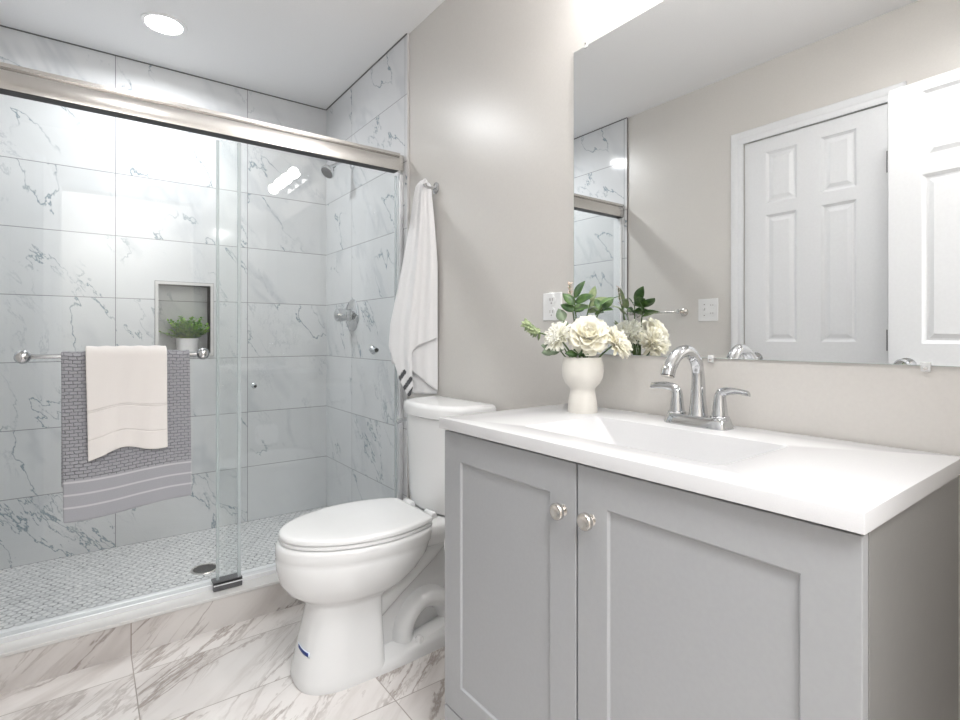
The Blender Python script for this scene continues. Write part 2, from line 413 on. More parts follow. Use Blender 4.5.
# baseboards
bm = bx(XL, XL + 0.012, 1.465, TE - 0.01, 0, 0.09); obj('baseboard_left', bm, M['white_paint'], bev=0.004, kind='structure')
bm = bx(XR - 0.012, XR, 1.14, TE - 0.01, 0, 0.09); obj('baseboard_right', bm, M['white_paint'], bev=0.004, kind='structure')

# ------------------------------------------------------------------ doors
def panel_door(name, W, H, mat, knob_side, thick=0.035):
    """door in local coords: u along +y from 0 to W, z up, faces at x = 0 and x = -thick; room side is +x"""
    st = 0.105 if W > 0.7 else 0.10; mid = 0.10; cx = W / 2
    cols = [(st, cx - mid / 2), (cx + mid / 2, W - st)]
    if W < 0.7: cols = [(0.114, 0.256), (0.361, 0.506)]
    rows = [(0.24, 0.86), (1.03, 1.665), (1.722, 1.98)]
    bm = NB()
    ys = sorted({0, W} | {v for c in cols for v in c}); zs = sorted({0, H} | {v for r in rows for v in r})
    holes = set()
    for i in range(len(ys) - 1):
        for j in range(len(zs) - 1):
            yc_, zc_ = (ys[i] + ys[i + 1]) / 2, (zs[j] + zs[j + 1]) / 2
            inside = any(a < yc_ < b for a, b in cols) and any(a < zc_ < b for a, b in rows)
            if inside:
                y0, y1, z0, z1 = ys[i], ys[i + 1], zs[j], zs[j + 1]
                for s_, x in ((1, 0.0), (-1, -thick)):
                    loops = []
                    for ins, dep in ((0, 0), (0.012, 0.010), (0.020, 0.010), (0.036, 0.003)):
                        xx = x - s_ * dep
                        loops.append([bm.verts.new((xx, y0 + ins, z0 + ins)), bm.verts.new((xx, y1 - ins, z0 + ins)), bm.verts.new((xx, y1 - ins, z1 - ins)), bm.verts.new((xx, y0 + ins, z1 - ins))])
                    for a, b in zip(loops, loops[1:]):
                        for k in range(4): bm.faces.new((a[k], a[(k + 1) % 4], b[(k + 1) % 4], b[k]))
                    bm.faces.new(loops[-1])
            else:
                for x in (0.0, -thick):
                    bm.faces.new([bm.verts.new((x, ys[i + a], zs[j + b])) for a, b in ((0, 0), (1, 0), (1, 1), (0, 1))])
    for y in (0, W): bm.faces.new([bm.verts.new(p) for p in ((0, y, 0), (-thick, y, 0), (-thick, y, H), (0, y, H))])
    for z in (0, H): bm.faces.new([bm.verts.new(p) for p in ((0, 0, z), (0, W, z), (-thick, W, z), (-thick, 0, z))])
    bmesh.ops.remove_doubles(bm, verts=bm.verts, dist=1e-5)
    o = obj(name, bm, mat, smooth=False, kind='structure')
    ky = 0.06 if knob_side == 0 else W - 0.06
    k = NB()
    for s_, x in ((1, 0.0), (-1, -thick)):
        lathe(k, [(0.032, x), (0.032, x + s_ * 0.006), (0.014, x + s_ * 0.012), (0.013, x + s_ * 0.030), (0.024, x + s_ * 0.038), (0.028, x + s_ * 0.050), (0.022, x + s_ * 0.060), (0.001, x + s_ * 0.063)], (0, ky, 0.943), 'x', 24)
    obj('door_knob', k, M['chrome'], o)
    return o
d1 = panel_door('door_1', D1b - D1a, D1t - 0.012, M['white_paint'], 1)
d1.location = (XL - 0.002, D1a, 0.012); 
for z in (1.04, 1.80, 0.22):
    bm = lathe(NB(), [(0.004, -0.045), (0.004, 0.045)], (0.004, -0.001, z), 'z', 12)
    box(bm, 0.0, 0.002, 0.0, 0.004, z - 0.045, z + 0.045)
    obj('hinge', bm, M['dark_metal'], d1)
# casing of door_1 (colonial profile)
def casing(name, ya, yb, top, x, w=0.062, s=1):
    bm = NB()
    prof = [(0.0, 0.0), (0.0, 0.011), (0.010, 0.013), (0.026, 0.010), (0.046, 0.017), (0.058, 0.018), (0.062, 0.013), (0.062, 0.0)]
    rs = []
    for (y, z, my, mz) in ((ya, 0, -1, 0), (ya, top, -1, 1), (yb, top, 1, 1), (yb, 0, 1, 0)):
        rs.append([(x + s * h, y + my * q, z + (mz * q)) for q, h in prof])
    rings(bm, rs)
    return obj(name, bm, M['white_paint'], angle=20, kind='structure')
casing('trim_4', D1a - 0.004, D1b + 0.004, D1t + 0.004, XL)
# entrance door, opened back towards the left wall
d2 = panel_door('door_2', 0.76, 2.02, M['white_paint'], 1)
d2.location = (-0.132, -0.036, 0.012); d2.rotation_euler = (0, 0, math.atan(0.07))
# casing around the entrance (bathroom side)
bm = NB(); box(bm, EX1, EX1 + 0.06, YF, YF + 0.015, 0, EZ + 0.06); box(bm, EX0 - 0.06, EX1, YF, YF + 0.015, EZ, EZ + 0.06); box(bm, EX0 - 0.06, EX0, YF, YF + 0.015, 0, EZ)
obj('trim_5', bm, M['white_paint'], smooth=False, bev=0.004, kind='structure')

# ------------------------------------------------------------------ ceiling lights
def recessed(x, y, label):
    t = thing('recessed_light', label, 'ceiling light', (x, y, CEIL))
    obj('trim_ring', lathe(NB(), [(0.071, -0.001), (0.073, -0.006), (0.088, -0.006), (0.091, -0.001), (0.091, 0.0), (0.071, 0.0)], n=48), M['ceiling'], t)
    obj('lens', lathe(NB(), [(0.071, -0.004), (0.060, -0.007), (0.001, -0.008), (0.001, -0.001), (0.071, -0.001)], n=48), M['lamp'], t)
recessed(0.273, 2.708, 'round white recessed ceiling light glowing above the shower')
recessed(0.22, 0.53, 'round recessed ceiling light over the open floor, seen only reflected in the shower tiles')

# vanity light bar above the mirror
vl = thing('vanity_light', 'four-globe chrome vanity light bar, lit, seen reflected in the shower glass', 'wall light', (XR, 0.66, 2.13))
obj('backplate', bx(-0.03, 0, -0.31, 0.31, -0.055, 0.055), M['chrome'], vl, bev=0.006)
for i in range(4):
    y = -0.228 + 0.152 * i
    obj('socket', lathe(NB(), [(0.026, 0), (0.026, -0.022), (0.018, -0.032)], (-0.03, y, 0), 'x', 20), M['chrome'], vl)
    obj('globe', capsule(NB(), (-0.098, y, 0), 0.036), M['globe'], vl)
for k, o in enumerate(x for x in vl.children if x.name.startswith('globe')):
    pass

# ------------------------------------------------------------------ shower enclosure
hy0, hy1 = 2.160, 2.206
t = thing('shower_header_rail', 'wide satin nickel header rail spanning the top of the sliding shower doors', 'shower rail', (0.393, 2.2, 1.822))
bm = NB()
prof = [(hy0 - 2.2, 0.0), (hy0 - 2.2 - 0.004, 0.030), (hy0 - 2.2, 0.058), (hy0 - 2.2 + 0.004, 0.064), (hy0 - 2.2 - 0.003, 0.067), (hy0 - 2.2 - 0.003, 0.079), (hy0 - 2.2 + 0.012, 0.084), (hy1 - 2.2, 0.084), (hy1 - 2.2, 0.0)]
rings(bm, [[(x, a, b) for a, b in prof] for x in (-0.774, 0.752)])
obj('rail', bm, M['rail_metal'], t, angle=25)
obj('channel', bx(-0.774, 0.745, hy0 - 2.2 + 0.001, hy1 - 2.2, -0.002, 0.001), M['black'], t, smooth=False)
for xa, xb in ((0.750, 0.775), (-0.7755, -0.7735)):
    obj('end_bracket', bx(xa, xb, hy0 - 2.2 + 0.004, hy1 - 2.2 - 0.004, 0.002, 0.076), M['nickel'], t, bev=0.003)
t = thing('shower_track', 'pale aluminium bottom track on the shower curb', 'shower track', (0.393, 2.22, 0.119))
bm = NB()
p_ = [(-0.022, 0), (-0.022, 0.016), (-0.019, 0.018), (-0.016, 0.016), (-0.014, 0.007), (0.000, 0.007), (0.002, 0.022), (0.005, 0.024), (0.022, 0.024), (0.024, 0.0)]
rings(bm, [[(x, a, b) for a, b in p_] for x in (-0.775, 0.775)])
obj('track', bm, M['alum'], t, angle=25)
g = thing('door_guide', 'dark grey block guiding the shower doors where they overlap on the curb', 'door guide', (0.433, 2.19, 0.120))
bm = bx(-0.056, 0.044, -0.022, -0.004, 0.0, 0.034); box(bm, -0.056, 0.044, -0.022, 0.030, 0.0245, 0.032)
obj('block', bm, M['rubber'], g, bev=0.0015)
bm = bx(-0.056, 0.044, -0.0235, -0.0215, 0.019, 0.023); obj('pale_line', bm, M['alum'], g, smooth=False)
for nm, xa, xb, lab in (('wall_jamb', 1.150, 1.1685, 'slim pale aluminium jamb of the shower doors beside the hanging towel'), ('wall_jamb', -0.3825, -0.366, 'slim pale aluminium jamb of the shower doors at the left wall')):
    o = obj(nm, bx(xa, xb, 2.172, 2.228, 0.144, 1.812), M['alum'], bev=0.003); tag(o, lab, 'shower jamb')

def glass_door(x0, x1, y, label, seals):
    t = thing('sliding_glass_door', label, 'shower door', ((x0 + x1) / 2, y, 0.15), group=None)
    cx = (x0 + x1) / 2
    obj('pane', bx(x0 - cx, x1 - cx, -0.003, 0.003, 0, 1.658), M['glass'], t, smooth=False)
    for xs, wd in seals:
        obj('seal_strip', bx(xs - cx - wd / 2, xs - cx + wd / 2, -0.0050, 0.0050, 0, 1.655), M['seal'], t, smooth=False)
    return t, cx
dA, cA = glass_door(-0.362, 0.4705, 2.175, 'left sliding glass shower door carrying the towel bar', [(0.4665, 0.012)])
dB, cB = glass_door(0.392, 1.146, 2.193, 'right sliding glass shower door nearest the toilet', [(0.395, 0.010), (1.141, 0.008)])
# towel bar on the left door
tb = thing('towel_bar', None, None); tb.parent = dA; del_ = None
bz = 1.006 - 0.15
by = 2.130 - 2.175
obj('bar', lathe(NB(), [(0.0075, -0.166 - cA), (0.0075, 0.345 - cA)], (0, by, bz), 'x', 16), M['chrome'], tb)
for x in (-0.158, 0.335):
    obj('knob', lathe(NB(), [(0.001, -0.021), (0.010, -0.020), (0.018, -0.013), (0.021, -0.003), (0.016, 0.004), (0.009, 0.010), (0.008, 0.041)], (x - cA, by - 0.002, bz), 'y', 24), M['chrome'], tb)
for x, z, k in ((1.047, 1.006, 1.7), (0.53, 0.873, 0.9)):
    obj('door_knob', lathe(NB(), [(0.001, 0.030 * k), (0.009 * k, 0.029 * k), (0.012 * k, 0.021 * k), (0.007 * k, 0.013 * k), (0.006 * k, 0.003)], (x - cB, 0, z - 0.15), 'y', 20), M['chrome'], dB)

# drain
t = thing('shower_drain', 'round dark metal drain grate in the mosaic shower floor', 'drain', (0.42, 2.62, ZS))
obj('ring', lathe(NB(), [(0.046, 0.0), (0.047, 0.003), (0.055, 0.003), (0.057, 0.0)], n=40), M['nickel'], t)
bm = lathe(NB(), [(0.045, 0.0002), (0.045, 0.001), (0.001, 0.001), (0.001, 0.0002)], n=32)
obj('bowl', bm, M['black'], t)
bm = NB()
for i in range(-4, 5):
    L = math.sqrt(max(0.045 ** 2 - (i * 0.010) ** 2, 0)); box(bm, -L, L, i * 0.010 - 0.002, i * 0.010 + 0.002, 0.0012, 0.003)
obj('grate', bm, M['dark_metal'], t, smooth=False)

# shower head on the right tiled wall
t = thing('shower_head', 'small chrome shower head angled down on its arm near the shower ceiling', 'shower head', (1.169, 2.75, 2.012))
obj('flange', lathe(NB(), [(0.03, 0), (0.03, -0.004), (0.012, -0.014)], (0, 0, 0), 'x', 24), M['chrome'], t)
obj('arm', tube(NB(), [(0, 0, 0), (-0.05, 0, 0.004), (-0.085, 0, -0.012), (-0.112, 0, -0.036)], 0.0095), M['chrome'], t)
d_ = Vector((-0.66, -0.18, -0.73)).normalized()
rot = Vector((0, 0, 1)).rotation_difference(d_).to_matrix().to_4x4()
bm = lathe(NB(), [(0.012, -0.004), (0.015, 0.012), (0.020, 0.022), (0.036, 0.045), (0.039, 0.058), (0.037, 0.062), (0.034, 0.063)], n=28)
bm.transform(Matrix.Translation((-0.108, 0, -0.033)) @ rot); obj('head', bm, M['chrome'], t)
bm = lathe(NB(), [(0.034, 0.062), (0.033, 0.0645), (0.001, 0.066)], n=28)
bm.transform(Matrix.Translation((-0.108, 0, -0.033)) @ rot); obj('spray_face', bm, M['rubber'], t)
# valve
t = thing('shower_valve', 'round chrome shower valve plate with lever handle on the tiled side wall', 'shower valve', (1.169, 2.75, 1.183))
obj('plate', lathe(NB(), [(0.088, 0), (0.088, -0.003), (0.080, -0.010), (0.040, -0.016), (0.034, -0.018)], (0, 0, 0), 'x', 40), M['chrome'], t)
obj('hub', lathe(NB(), [(0.036, -0.014), (0.030, -0.035), (0.033, -0.050), (0.036, -0.072), (0.034, -0.090), (0.020, -0.100), (0.001, -0.102)], (0, 0, 0), 'x', 28), M['chrome'], t)
obj('lever', tube(NB(), [(-0.078, 0, 0.0), (-0.088, -0.03, 0.002), (-0.10, -0.068, 0.0)], [(0.013, 0.011), (0.010, 0.013), (0.005, 0.011)], flat=(0, 0, 1)), M['chrome'], t)

# ------------------------------------------------------------------ potted fern in the niche
t = thing('potted_fern', 'small bushy green plant in a white pot standing in the tiled shower niche', 'potted plant', (0.428, YB + 0.040, NZ0))
obj('pot', lathe(NB(), [(0.042, 0.0), (0.047, 0.002), (0.054, 0.076), (0.055, 0.080), (0.051, 0.080), (0.049, 0.070), (0.001, 0.070)], n=32), M['pot'], t)
obj('soil', lathe(NB(), [(0.049, 0.068), (0.030, 0.074), (0.001, 0.078)], n=20), M['soil'], t)
def leaf(bm, p, d, up, L, W, bend=0.25, n=5, fold=0.2):
    p = Vector(p); d = Vector(d).normalized(); s = d.cross(Vector(up))
    if s.length < 1e-3: s = d.orthogonal()
    s.normalize(); u = s.cross(d).normalized()
    a, b, c = [], [], []
    for i in range(n + 1):
        q = i / n; wv = W * 0.5 * (math.sin(PI * min(q ** 0.8, 1)) ** 0.85 if 0 < q < 1 else 0.02)
        ctr = p + d * L * q - u * bend * L * q * q
        a.append(bm.verts.new(ctr - s * wv + u * fold * wv)); b.append(bm.verts.new(ctr)); c.append(bm.verts.new(ctr + s * wv + u * fold * wv))
    for i in range(n):
        bm.faces.new((a[i], a[i + 1], b[i + 1], b[i])); bm.faces.new((b[i], b[i + 1], c[i + 1], c[i]))
bm = NB(); rr = random.Random(4)
for k in range(95):
    az = rr.uniform(0, 2 * PI); el = rr.uniform(0.5, 1.5); L = rr.uniform(0.10, 0.150) * (0.85 + 0.15 * math.sin(el))
    d = Vector((math.cos(az) * math.cos(el), math.sin(az) * math.cos(el) * 0.55, math.sin(el) * 0.95))
    p = Vector((rr.uniform(-0.025, 0.025), rr.uniform(-0.02, 0.02), 0.072))
    pts = [p + d * L * q + Vector((0, 0, -0.02 * q * q)) for q in (0, 0.35, 0.7, 1)]
    pts = [Vector((q.x, min(q.y, 0.045), q.z)) for q in pts]
    tube(bm, pts, 0.0007, 5, 0)
    for j in range(9):
        q = 0.25 + 0.75 * j / 8; c = p.lerp(pts[-1], q)
        for s_ in (-1, 1):
            sd = d.cross(Vector((rr.uniform(-.4, .4), rr.uniform(-.4, .4), 1))).normalized() * s_
            leaf(bm, c, sd * 0.9 + d * 0.7 + Vector((0, 0, rr.uniform(-.2, .3))), (0, 0, 1), rr.uniform(0.017, 0.027), 0.012, n=2)
obj('foliage', bm, M['fern'], t)

# ------------------------------------------------------------------ cloth helper
def sheet(name, f, nu, nv, U, V, mat, parent=None, th=0.006, ss=1, extra=None, off=1):
    bm = NB(); uvl = bm.loops.layers.uv.new('UVMap')
    g_ = [[bm.verts.new(f(i / nu, j / nv)) for i in range(nu + 1)] for j in range(nv + 1)]
    for j in range(nv):
        for i in range(nu):
            fc = bm.faces.new((g_[j][i], g_[j][i + 1], g_[j + 1][i + 1], g_[j + 1][i]))
            for lp, (a, b) in zip(fc.loops, ((i, j), (i + 1, j), (i + 1, j + 1), (i, j + 1))): lp[uvl].uv = (a / nu * U, b / nv * V)
            if extra: fc.material_index = extra((i + .5) / nu, (j + .5) / nv)
    me = bpy.data.meshes.new(name); bm.to_mesh(me); bm.free()
    o = bpy.data.objects.new(name, me); C.objects.link(o)
    for q in (mat if isinstance(mat, (list, tuple)) else [mat]): me.materials.append(q)
    me.polygons.foreach_set('use_smooth', [True] * len(me.polygons))
    s_ = o.modifiers.new('solid', 'SOLIDIFY'); s_.thickness = th; s_.offset = off
    if ss:
        q = o.modifiers.new('sub', 'SUBSURF'); q.levels = ss; q.render_levels = ss
    if parent: o.parent = parent
    return o
def draped(name, x0, x1, yb, zb, r, Lf, Lb, mat, wav=0.004, seed=0, hem=None, th=0.006, taper=0.0, label=None, cat='towel', xl=0.0):
    """cloth hanging over a bar along x: from front hem (v=0) up, over the bar, down the back"""
    arc = PI * r; tot = Lf + arc + Lb
    def f(u, v):
        s = v * tot
        x = x0 + (x1 - x0) * u
        if s < Lf:
            q = 1 - s / Lf                       # 1 at hem
            h = hem(u) if hem else 0
            z = zb - q * (Lf + h); y = yb - r - wav * math.sin(9 * u + seed) * q - 0.3 * wav * math.sin(23 * u + 2 * seed + 3 * q) * q
            x += (taper * (u - 0.5) + xl) * q
        elif s < Lf + arc:
            a = (s - Lf) / r; y = yb - r * math.cos(a); z = zb + r * math.sin(a)
        else:
            q = (s - Lf - arc) / Lb; y = yb + r; z = zb - q * Lb
        z += 0.0012 * math.sin(31 * u + seed) * (1 if s > Lf * .9 else 0)
        return (x, y, z)
    o = sheet(name, f, 40, 90, x1 - x0, tot, mat, th=th)
    tag(o, label, cat); return o
draped('bath_towel', -0.066, 0.292, 2.130, 1.006, 0.0115, 0.502, 0.42, M['towel_grey'], 0.003, 1.3,
       hem=lambda u: 0.022 * (1 - u) + 0.006 * math.sin(6 * u), th=0.006, label='grey textured bath towel with three white stripes hanging on the shower door bar', xl=0.006, taper=0.0)
draped('hand_towel', -0.004, 0.221, 2.130, 1.006, 0.0235, 0.315, 0.12, M['towel_white'], 0.006, 0.4,
       hem=lambda u: 0.022 * max(0, 1 - u * 4) ** 1.2 - 0.010 * math.exp(-((u - 0.42) / 0.2) ** 2) + 0.004 * math.sin(9 * u), th=0.008, label='folded cream-white hand towel laid over the grey towel on the door bar', xl=0.004, taper=-0.006)

# ------------------------------------------------------------------ white towel on the wall hook
t = thing('robe_hook', 'small chrome hook on the greige wall holding the white towel', 'hook', (XR, 1.900, 1.690))
obj('plate', lathe(NB(), [(0.024, 0), (0.024, -0.004), (0.015, -0.010), (0.001, -0.012)], (0, 0, 0), 'x', 24), M['chrome'], t)
obj('peg', tube(NB(), [(-0.008, 0, 0), (-0.03, 0, -0.004), (-0.050, 0, 0.0), (-0.056, 0, 0.010)], [0.007, 0.0065, 0.0065, 0.0085]), M['chrome'], t)
tw = thing('white_towel', 'long white terry towel with charcoal stripes at its corner, hanging from the wall hook', 'towel', (1.12, 1.92, 1.70))
def lerp_tab(tab, q):
    if q <= tab[0][0]: return tab[0][1:]
    for p0, p1 in zip(tab, tab[1:]):
        if q <= p1[0]:
            f = (q - p0[0]) / (p1[0] - p0[0]); f = f * f * (3 - 2 * f) if len(p0) == 3 else f
            return tuple(a + (b - a) * f for a, b in zip(p0[1:], p1[1:]))
    return tab[-1][1:]
LTAB = [(0.80, 1.055, 2.045), (0.91, 1.05, 2.055), (1.02, 1.040, 2.066), (1.12, 1.045, 2.060), (1.36, 1.078, 2.016), (1.57, 1.103, 1.985), (1.66, 1.110, 1.972), (1.70, 1.114, 1.962), (1.725, 1.124, 1.945)]
RTAB = [(0.80, 1.163, 1.868), (1.36, 1.163, 1.868), (1.57, 1.156, 1.885), (1.66, 1.150, 1.893), (1.725, 1.150, 1.898)]
def linear(tab, q):
    if q <= tab[0][0]: return tab[0][1:]
    for p0, p1 in zip(tab, tab[1:]):
        if q <= p1[0]:
            f = (q - p0[0]) / (p1[0] - p0[0]); return tuple(a + (b - a) * f for a, b in zip(p0[1:], p1[1:]))
    return tab[-1][1:]
def layer(hem, back, amp, ph):
    def f(u, v):
        top = 1.724 - 0.022 * (2 * u - 0.85) ** 2 + 0.003 * math.sin(14 * u)
        z = top + (hem(u) - top) * v
        lx, ly = linear(LTAB, z); rx, ry = linear(RTAB, z)
        k = min(1, (1.722 - z) / 0.45)
        fold = amp * (0.35 + 0.65 * k) * (math.sin(u * 15 + ph + 0.8 * v) + 0.45 * math.sin(u * 31 + 2 * ph))
        bul = (0.012 + 0.016 * k) * math.sin(PI * u) - back * (0.4 + 0.6 * k)
        n = (-0.62, -0.78); d = bul + fold * math.sin(PI * min(1, max(0, 0.06 + 0.88 * u)))
        return (lx + (rx - lx) * u + n[0] * d, ly + (ry - ly) * u + n[1] * d, z)
    return f
HEM = [(0, 1.03), (.07, .975), (.17, .888), (.28, .842), (.37, .818), (.43, .826), (.495, .856), (.50, 1.0), (.60, 1.028), (.8, 1.045), (1, 1.065)]
MID = [(0, 1.0), (.3, 0.93), (.44, .925), (.7, .885), (1, .838)]
hemf = lambda u: linear(HEM, u)[0]
def stripes(u, v):
    z = 1.715 + (hemf(u) - 1.715) * v
    if u < 0.49 and z < 1.0:
        q = 37.5 * u - 9 + 159 * (1.07 - z) - 25.7
        t_ = 0.66 * (50 * u - 12) - 0.75 * (241 * (1.07 - z) - 39)
        for k in (1.1, 10.8, 18.9):
            if abs(q - k) < 2.0 and t_ < 6: return 1
    return 0
inv = Matrix.Translation((-1.12, -1.92, -1.70))
o = sheet('front_layer', layer(hemf, 0.0, 0.0055, 0.4), 84, 200, 0.3, 0.8, [M['towel_hook'], M['stripe']], tw, th=0.004, ss=0, extra=stripes)
o.matrix_parent_inverse = inv
o = sheet('middle_layer', layer(lambda u: linear(MID, u)[0], 0.016, 0.003, 1.2), 40, 80, 0.3, 0.8, M['towel_hook'], tw, th=0.004, ss=0)
o.matrix_parent_inverse = inv
o = sheet('back_layer', layer(lambda u: 0.95 - 0.122 * min(1, max(0, (u - 0.25) / 0.2)), 0.028, 0.002, 2.2), 40, 80, 0.3, 0.8, M['towel_hook'], tw, th=0.004, ss=0)
o.matrix_parent_inverse = inv

# ------------------------------------------------------------------ toilet
TY = 1.65
def outline(xf, xb, hw, nf=2.0, nb=3.0, c=0.56, n=48):
    xc = xf + c * (xb - xf); pts = []
    for k in range(n):
        a = 2 * PI * k / n; ca, sa = math.cos(a), math.sin(a)
        e = nb if ca > 0 else nf
        A = (xb - xc) if ca > 0 else (xc - xf)
        x = xc + A * math.copysign(abs(ca) ** (2 / e), ca); y = hw * math.copysign(abs(sa) ** (2 / e), sa)
        pts.append((x, y))
    return pts
tl = thing('toilet', 'white two-piece elongated toilet with closed lid between shower and vanity', 'toilet', (0.85, TY, 0))
def tb_(name, bm, mat, **k):
    bm.transform(Matrix.Translation((-0.85, 0, 0))); return obj(name, bm, mat, tl, **k)
def loft(bm, secs, n=56):
    rings(bm, [[(x, y, z) for x, y in outline(xf, xb, hw, nf, nb, c, n)] for z, xf, xb, hw, nf, nb, c in secs])
bm = NB()
loft(bm, [(0.0, 0.512, 0.770, 0.118, 2.6, 8, .6), (0.012, 0.508, 0.772, 0.121, 2.6, 8, .6), (0.03, 0.511, 0.771, 0.119, 2.6, 8, .6), (0.10, 0.526, 0.770, 0.112, 2.5, 8, .6), (0.18, 0.543, 0.768, 0.104, 2.4, 7, .6), (0.235, 0.553, 0.772, 0.100, 2.3, 6, .6),
          (0.252, 0.545, 0.795, 0.108, 2.2, 4, .58), (0.266, 0.518, 0.835, 0.128, 2.1, 3.2, .56), (0.285, 0.492, 0.872, 0.147, 2, 2.8, .55), (0.315, 0.472, 0.912, 0.165, 2, 2.6, .55),
          (0.355, 0.462, 0.945, 0.176, 2, 2.6, .55), (0.385, 0.459, 0.955, 0.179, 2, 2.6, .56), (0.392, 0.4615, 0.962, 0.1775, 2, 2.6, .56), (0.40, 0.4585, 0.965, 0.181, 2, 2.6, .56), (0.425, 0.459, 0.970, 0.183, 2, 2.6, .56), (0.434, 0.463, 0.970, 0.181, 2, 2.6, .56), (0.437, 0.470, 0.968, 0.176, 2, 2.6, .56)])
# rear deck
loft(bm, [(0.33, 0.88, 1.09, 0.06, 3, 6, .5), (0.36, 0.87, 1.13, 0.10, 3, 7, .5), (0.40, 0.86, 1.15, 0.135, 4, 8, .5), (0.428, 0.86, 1.153, 0.143, 4, 8, .5), (0.436, 0.87, 1.150, 0.138, 4, 8, .5), (0.448, 0.93, 1.148, 0.12, 4, 8, .5)])
# trapway rising to the deck and its arch
tube(bm, [(0.73, 0, 0.17), (0.80, 0, 0.225), (0.88, 0, 0.275), (0.97, 0, 0.335), (1.03, 0, 0.40)], [(0.07, 0.075), (0.07, 0.078), (0.06, 0.082), (0.055, 0.085), (0.06, 0.09)], 24, flat=(0, 0, 1))
tube(bm, [(0.868, 0, 0.02), (0.872, 0, 0.085), (0.905, 0, 0.135), (0.955, 0, 0.155), (1.01, 0, 0.135), (1.045, 0, 0.085), (1.055, 0, 0.02)], [(0.041, 0.078)] * 7, 24, flat=(1, 0, 0))
# spine wall behind the trapway (web) and foot plate
box(bm, 0.75, 1.08, -0.030, 0.030, 0.02, 0.34)
rings(bm, [[(x, -w_, 0), (x, w_, 0), (x, w_, h * 0.6), (x, w_ - 0.012, h), (x, -w_ + 0.012, h), (x, -w_, h * 0.6)] for x, w_, h in ((0.70, 0.118, 0.034), (0.78, 0.119, 0.034), (0.90, 0.112, 0.046), (1.02, 0.105, 0.070), (1.10, 0.09, 0.085))])
o = tb_('bowl', bm, M['ceramic'], angle=60)
# seat and lid
def lidring(z, ins, xf=0.469, xb=0.933, hw=0.180):
    xf += ins; xb -= ins; hw -= ins; xc = xf + 0.60 * (xb - xf); side = []
    for i in range(25):
        a = PI / 2 * i / 24; side.append((xc - (xc - xf) * math.cos(a), hw * math.sin(a)))
    for i in range(1, 13):
        q = i / 12; side.append((xc + (xb - 0.022 - xc) * q, hw * (1 - 0.21 * q ** 1.8)))
    x0_, y0_ = side[-1]
    for i in range(1, 9):
        a = PI / 2 * i / 8; side.append((x0_ + 0.022 * math.sin(a), y0_ - 0.006 * math.sin(a) - 0.022 * (1 - math.cos(a))))
    pts = side + [(x, -y) for x, y in side[::-1] if y > 1e-6]
    return [(x, y, z) for x, y in pts]
tb_('seat', rings(NB(), [lidring(0.4385, 0.006), lidring(0.441, 0.001), lidring(0.449, 0.001), lidring(0.4515, 0.005)]), M['plastic'])
tb_('lid', rings(NB(), [lidring(0.4530, 0.005), lidring(0.4550, 0.0), lidring(0.463, 0.0), lidring(0.4670, 0.003), lidring(0.4695, 0.009), lidring(0.4705, 0.018), lidring(0.4715, 0.06), lidring(0.4720, 0.11)]), M['plastic'], angle=50)
for s_ in (-1, 1):
    tb_('hinge', lathe(NB(), [(0.010, -0.028), (0.013, -0.024), (0.013, 0.024), (0.010, 0.028)], (0.952, s_ * 0.075, 0.456), 'y', 16), M['plastic'])
# tank
def tank_out(z, xb, hy, xs, bow, r=0.03, n=10):
    """plan outline: straight back at xb, sides to xs, bowed front"""
    pts = [(xb, -hy, z)]
    N = 18
    for i in range(N + 1):
        q = -1 + 2 * i / N
        e = (1 - abs(q) ** 6)
        pts.append((xs - bow * (1 - q * q) + (0.055 if q > 0 else 0.03) * abs(q) ** 9, q * hy, z))
    pts.append((xb, hy, z))
    return pts
tb_('tank', rings(NB(), [tank_out(0.449, 1.12, 0.150, 1.010, 0.035), tank_out(0.455, 1.140, 0.160, 1.000, 0.040), tank_out(0.50, 1.142, 0.164, 0.994, 0.040), tank_out(0.783, 1.148, 0.174, 0.985, 0.040)]), M['ceramic'], angle=50, bev=0.004, seg=3)
tb_('tank_lid', rings(NB(), [tank_out(0.782, 1.150, 0.179, 0.988, 0.043), tank_out(0.786, 1.154, 0.185, 0.980, 0.043), tank_out(0.815, 1.155, 0.186, 0.978, 0.043), tank_out(0.825, 1.152, 0.183, 0.982, 0.042), tank_out(0.8295, 1.146, 0.176, 0.990, 0.042), tank_out(0.831, 1.13, 0.16, 1.0, 0.04)]), M['ceramic'], angle=55)
bm = lathe(NB(), [(0.014, 0.173), (0.014, 0.180), (0.009, 0.184), (0.009, 0.192)], (1.035, 0, 0.742), 'y', 18)
tube(bm, [(1.035, 0.190, 0.742), (1.00, 0.195, 0.744), (0.965, 0.193, 0.738)], [(0.008, 0.005), (0.007, 0.005), (0.010, 0.006)], 12)
tb_('flush_lever', bm, M['chrome'])
for s_ in (-1, 1):
    tb_('bolt_cap', lathe(NB(), [(0.014, 0.04), (0.014, 0.052), (0.009, 0.060), (0.001, 0.062)], (0.90, s_ * 0.090, 0), 'z', 16), M['plastic'])
